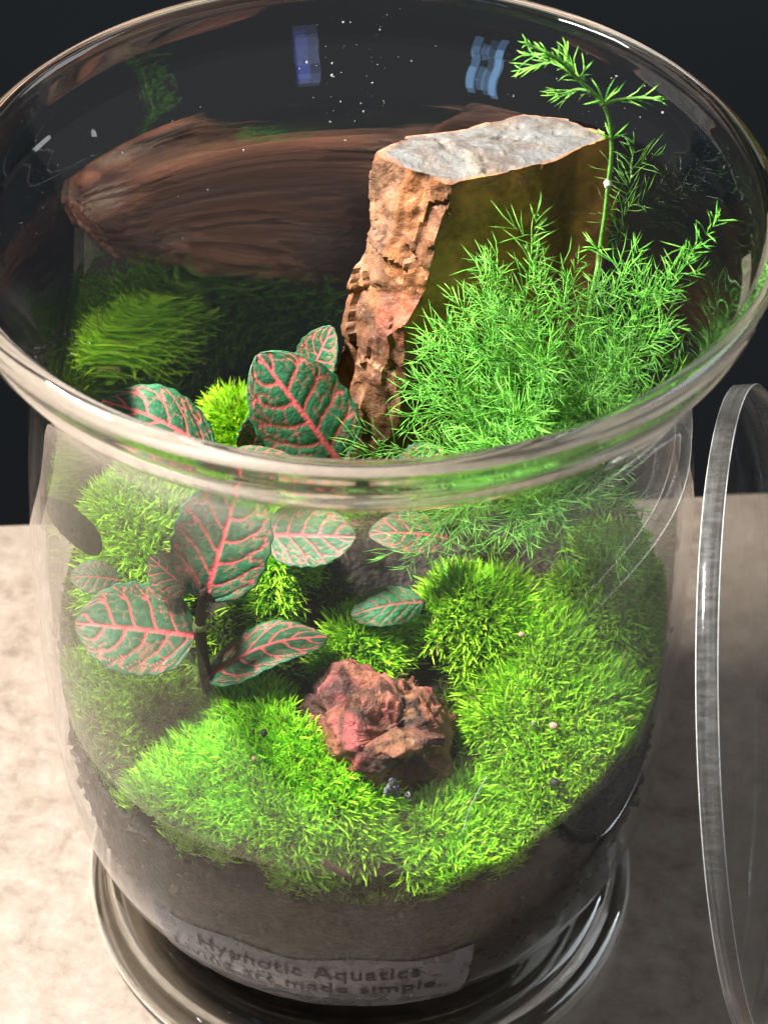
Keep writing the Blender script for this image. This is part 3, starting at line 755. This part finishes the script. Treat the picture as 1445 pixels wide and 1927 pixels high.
FR = [  # tip px, py, Y, arch height, brightness, fluff
 (1012, 388, .14, .016, 1.05, .7), (1356, 408, .02, .020, 1.05, .55), (642, 868, -.06, .022, 1.0, .8), (1328, 688, -.22, .022, .95, .8),
 (790, 640, .12, .030, 1.0, .6), (850, 560, .16, .028, 1.0, .6), (770, 715, .02, .030, 1.0, .7), (900, 505, .14, .022, 1.0, .6), (1092, 480, .18, .018, .95, .9),
 (1205, 465, .14, .018, 1.0, .9), (1262, 540, .06, .020, 1.0, .9), (1285, 610, -.04, .024, .85, .9), (960, 590, .06, .030, 1.1, 1),
 (1210, 690, -.10, .028, .95, 1), (760, 790, -.05, .030, 1.0, 1), 
 (950, 800, -.12, .034, 1.05, 1), (1140, 760, -.14, .032, 1.0, 1), (1040, 690, -.03, .036, 1.1, 1),
 (760, 1078, -.24, .020, .9, .8), (860, 1010, -.28, .026, .9, .9), (960, 1030, -.32, .026, .9, .9), (1060, 1000, -.30, .024, .9, .8), (1150, 960, -.24, .022, .9, .8),
 (1215, 1010, -.14, .018, .9, .8), (1195, 1090, -.20, .016, .85, .6), (1080, 1080, -.34, .022, .85, .6), (935, 475, .14, .018, 1.0, .7), (1010, 500, .12, .02, 1.05, .8), (1130, 520, .10, .02, 1.0, .8), (1300, 470, .04, .018, 1.0, .6), (835, 600, .10, .026, 1.0, .7), (890, 900, -.22, .032, 1.0, 1), (1010, 900, -.24, .032, 1.0, 1)]
def frond(root, base, ctrl, tip, br, fluff, s0=.38, n=30, stemr=.0004):
    path = bez(base, ctrl, tip, n); parts = []
    path = clampr(path.copy())
    ln = np.linalg.norm(np.diff(path, axis=0), axis=1).sum()
    B, D, L = whorls(path, s0, .0026, 4, .0118, 44, br, .5); parts.append(needles(B, D, L, np.full(len(B), .00014), fern_cols(len(B), br)))
    stems = [path]
    nb = max(4, int(11*fluff)); nrm_ = np.array([rng.normal(0, .35), -.62+rng.normal(0, .3), .75])
    for k in range(nb):
        f_ = s0*.9 + (.94-s0*.9)*(k+.4*rng.random())/nb; i = int(f_*(n-1)); a = path[i]; dr = path[min(i+1, n-1)]-path[i-1]; dr /= np.linalg.norm(dr)
        q = np.cross(dr, nrm_); q /= np.linalg.norm(q); q = q*(1 if k % 2 else -1) + rng.standard_normal(3)*.22
        bl = (.027*(1-f_)**.8+.004)*rng.uniform(.8, 1.15)*(.55+.45*fluff)
        e = a + (dr*.74+q*.66)*bl - np.array([0, 0, .10*bl]); mid = a + (dr*.32+q*.42)*bl + np.array([0, 0, .0012])
        bp = bez(a, mid, e, 12); stems.append(bp)
        B, D, L = whorls(bp, .08, .0030, 3, .0112, 42, br, .45); parts.append(needles(B, D, L, np.full(len(B), .00013), fern_cols(len(B), br)))
    V, F, c = merge(parts)
    o = np_mesh('frond', V, F, FERN); set_attr(o, 'col', c); adopt(o, root)
    # stem and branchlets of the frond
    sv, sf = [], []
    for si, st in enumerate(stems):
        rad = stemr if si == 0 else .00022; k0 = len(sv)
        for i, p in enumerate(st):
            d = Vector(st[min(i+1, len(st)-1)]-st[max(i-1, 0)]).normalized(); s = d.orthogonal().normalized(); t = d.cross(s); r_ = rad*(1-.6*i/len(st))
            for a in range(5): sv.append(tuple(Vector(p)+(s*math.cos(a*1.2566)+t*math.sin(a*1.2566))*r_))
        for i in range(len(st)-1):
            for a in range(5): sf.append((k0+i*5+a, k0+i*5+(a+1) % 5, k0+(i+1)*5+(a+1) % 5, k0+(i+1)*5+a))
    so = mesh_obj('frond_stem', sv, sf, FSTEM); so.parent = o; so.matrix_parent_inverse = Matrix.Translation(-Vector(root.location))
    return o
for (px, py, Y, ah, br, fl) in FR:
    tip = at(px, py, Y); b = fb + Vector((rng.uniform(-.009, .009), rng.uniform(-.006, .006), 0))
    ctrl = b.lerp(tip, .42) + Vector((0, 0, ah*1.1))
    frond(fern, b, ctrl, tip, br*rng.choice([.6, .85, 1.05, 1.25]), fl)
# frond behind the rock's right corner, shade put into its dark colour
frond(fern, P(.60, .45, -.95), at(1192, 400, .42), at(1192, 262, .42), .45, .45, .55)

# tall young shoot rising past the rock
shoot = empty('fern_shoot', P(.52, .20, -1.2)); tag(shoot, 'tall thin pale green fern shoot rising past the rock to the rim', 'fern')
YS = .26
main = [P(.50, .18, -1.2), at(1112, 560, .22), at(1126, 480, YS), at(1137, 410, YS), at(1144, 345, YS), at(1150, 285, YS), at(1146, 228, YS), at(1135, 196, YS)]
tube('stem', main, [.0006, .0006, .00056, .00054, .0005, .00046], FSTEM, shoot, 9)
tube('node', [at(1141, 352, YS), at(1143, 345, YS), at(1144, 338, YS)], [.0006, .0011, .0006], m_plain('pale_node', (.55, .58, .42), .5, .2), shoot, 9)
SB = [([(1135, 196), (1112, 172), (1088, 150), (1062, 122), (1030, 100), (992, 84)], .00065, .30, .0074, 30),
      ([(1135, 196), (1165, 188), (1200, 184), (1243, 186)], .0005, .25, .0068, 24),
      ([(1112, 172), (1085, 168), (1060, 176), (1046, 178)], .0004, .1, .0076, 34),
      ([(1086, 148), (1074, 128), (1066, 96)], .0004, .2, .0066, 26), ([(1086, 148), (1096, 138), (1100, 124)], .0003, .2, .005, 30),
      ([(1052, 112), (1020, 120), (978, 132)], .0004, .25, .007, 28), ([(1030, 100), (1005, 104), (984, 98)], .0003, .2, .006, 30)]
for pts, r_, s0, Lm, ang in SB:
    p3 = [at(a, b, YS+.02*math.sin(i)) for i, (a, b) in enumerate(pts)]
    tube('branchlet', p3, [r_, r_*.6], FSTEM, shoot, 6)
    path = np.array(catmull([tuple(p) for p in p3], 6))
    B, D, L = whorls(path, s0, .0019, 3, Lm, ang, 1.2, .5); V, F, c = needles(B, D, L, np.full(len(B), .00015), fern_cols(len(B), 1.35)*np.array([1.25, 1.05, 1.2]))
    o = np_mesh('needle_tuft', V, F, FERN); set_attr(o, 'col', c); adopt(o, shoot)
for (px, py, n_, Ln) in ((1150, 262, 7, .0062), (1136, 192, 7, .0075), (1126, 470, 8, .006)):
    a = at(px, py, YS); B = np.repeat(np.array([tuple(a)]), n_, 0); D = rng.standard_normal((n_, 3))*np.array([1, .5, .35]) + np.array([0, 0, .75])
    V, F, c = needles(B, D, np.full(n_, Ln)*rng.uniform(.7, 1.1, n_), np.full(n_, .00026), fern_cols(n_, 1.25)); o = np_mesh('needle_tuft', V, F, FERN); set_attr(o, 'col', c); adopt(o, shoot)

# ------------------------------------------------------------------ clear acrylic lid leaning on the vase
RHO, LX, LY, PHI, TIL, THK = .92, 1.097, -.15, .194, .235, .058
hv = Vector((math.sin(PHI), math.cos(PHI), 0)); nv0 = Vector((math.cos(PHI), -math.sin(PHI), 0))
vv = Vector((0, 0, 1))*math.cos(TIL) - nv0*math.sin(TIL); nv = hv.cross(vv)
if nv.dot(nv0) < 0: nv = -nv
LC = P(LX, LY, -2.55 + RHO*math.cos(TIL) + .004)
lid = empty('acrylic_lid', P(LX, LY, -2.55)); tag(lid, 'round clear acrylic lid standing on edge against the right side of the vase', 'lid')
NS = 256
def lring(off, rho=RHO): return [LC + (hv*math.cos(2*math.pi*i/NS) + vv*math.sin(2*math.pi*i/NS))*rho*S + nv*off*S for i in range(NS)]
A0, A1 = lring(0), lring(THK)
V = [tuple(p) for p in A0+A1]
pan = mesh_obj('panel', V, [tuple(range(NS))[::-1], tuple(range(NS, 2*NS))], ACR, smooth=False); adopt(pan, lid)
B0, B1, B2, B3 = lring(.0006, RHO-.002), lring(.0030, RHO+.0005), lring(THK-.0030, RHO+.0005), lring(THK-.0006, RHO-.002)
V = [tuple(p) for p in B0+B1+B2+B3]
F = [(k*NS+i, k*NS+(i+1) % NS, (k+1)*NS+(i+1) % NS, (k+1)*NS+i) for k in range(3) for i in range(NS)]
edg = mesh_obj('edge', V, F, ACRE, smooth=True); adopt(edg, lid); edg.data.materials.append(m_plain('polished_arris', (.62, .64, .64), .25, .15, 300, .6))
for pl in edg.data.polygons:
    if pl.index//NS != 1: pl.material_index = 1
edg['label'] = 'frosted saw marked edge of the clear lid'
uv = edg.data.uv_layers.new(name='UVMap')
for poly in edg.data.polygons:
    for li in poly.loop_indices:
        vi = edg.data.loops[li].vertex_index; k, i = divmod(vi, NS)
        if i == 0 and any(edg.data.loops[q].vertex_index % NS == NS-1 for q in poly.loop_indices): i = NS
        uv.data[li].uv = (i/NS, k/3)

# ------------------------------------------------------------------ small litter: pebbles, crumbs, twig, fibre
def pebble(name, px, py, Y, r, mat, label, cat, group=None):
    p = at(px, py, Y); b = bmesh.new(); bmesh.ops.create_icosphere(b, subdivisions=2, radius=1); o_ = Vector((px, py, 0))*.37
    sx, sy, sz = rng.uniform(.8, 1.2), rng.uniform(.8, 1.2), rng.uniform(.6, .9)
    for v in b.verts: v.co = Vector((v.co.x*sx, v.co.y*sy, v.co.z*sz))*r*(1+.35*noise.noise(v.co*1.6+o_)) + p
    me = bpy.data.meshes.new(name); b.to_mesh(me); b.free(); me.polygons.foreach_set('use_smooth', [True]*len(me.polygons))
    o = bpy.data.objects.new(name, me); C.objects.link(o); me.materials.append(mat); return tag(o, label, cat, group)
def ysurf(px, py, lift=.02):
    """Y (rim radii) where the pixel ray meets the moss surface"""
    for Y in np.linspace(-.85, .8, 331):
        p = at(px, py, Y); z, _ = surf(np.array([p.x/S]), np.array([p.y/S]))
        if (p.z-ZR)/S <= z[0]+lift: return Y
    return 0
TAN, GRY, BLK = m_plain('tan_pebble', (.46, .32, .22), .6, .3), m_plain('grey_grit', (.20, .20, .22), .6, .6), m_plain('black_grit', (.02, .02, .02), .6, .5)
for nm, px, py, r, mt, lb in (('pebble', 1041, 1366, .0011, TAN, 'pale tan pebble lying on the right moss cushion'), ('pebble', 981, 1194, .0010, TAN, 'brownish pebble between the back tuft and the right moss cushion'),
        ('pebble', 1003, 1362, .0009, GRY, 'small grey pebble left of the pale tan pebble'), ('soil_crumb', 925, 1412, .0013, BLK, 'black crumb on the moss right of the red rock'),
        ('soil_crumb', 1043, 1472, .0013, BLK, 'black crumb low on the right moss cushion'), ('soil_crumb', 497, 1379, .0011, BLK, 'black crumb near the top of the front left cushion'),
        ('soil_crumb', 937, 1232, .0012, BLK, 'black crumb at the upper edge of the right cushion'), ('pebble', 478, 1428, .0007, TAN, 'pinkish grain on the front left moss cushion')):
    pebble(nm, px, py, ysurf(px, py, .072), r, mt, lb, 'pebble' if nm == 'pebble' else 'crumb', 'pebbles and crumbs scattered on the moss')
cl = []
for i in range(16): cl.append(tuple(at(742+rng.uniform(-26, 26), 1484+rng.uniform(-15, 16), ysurf(742, 1484, .10)-.05)))
gc = crumbs('grit_clump', np.array(cl), rng.uniform(.0007, .0014, 16), GRY); tag(gc, 'little clump of grey grit at the foot of the red rock', 'grit')
yy_ = ysurf(635, 1638, .12)
tw = tube('twig', [at(608, 1622, yy_), at(633, 1636, yy_), at(660, 1652, yy_)], [.0009, .0010, .0007], m_plain('twig_bark', (.16, .09, .055), .7, .5), None, 7); tag(tw, 'short brown twig lying on the front moss cushion', 'twig')
yy_ = ysurf(880, 1550, .09)
fbz = tube('fibre', [at(862, 1586, yy_), at(874, 1556, yy_+.01), at(884, 1520, yy_), at(915, 1462, yy_)], [.00018, .00018, .00012], m_plain('white_fibre', (.45, .55, .48), .4, .1), None, 5); tag(fbz, 'thin white fibre standing across the small front moss cushion', 'fibre')

# specks of water on the inside of the rear wall (uncountable)
n = 220
th = np.concatenate([rng.normal(math.radians(46), .16, 90), rng.normal(math.radians(93), .10, 60), rng.uniform(math.radians(20), math.radians(175), n-150)]); zz = -rng.uniform(.03, 1.0, n)
zz[:90] = -.30+.16*rng.standard_normal(90); zz[90:150] = -.20+.09*rng.standard_normal(60); zz = np.clip(zz, -1.1, -.03)
rr = rin(zz) - .003
dc = np.c_[rr*np.cos(th)*S, rr*np.sin(th)*S, ZR+zz*S]
dr_ = crumbs('water_specks', dc, rng.uniform(.1, 1, n)**3*.00032+.00006, DROP); tag(dr_, 'fine specks of water and dust on the inside of the rear glass', 'water specks', kind='stuff')
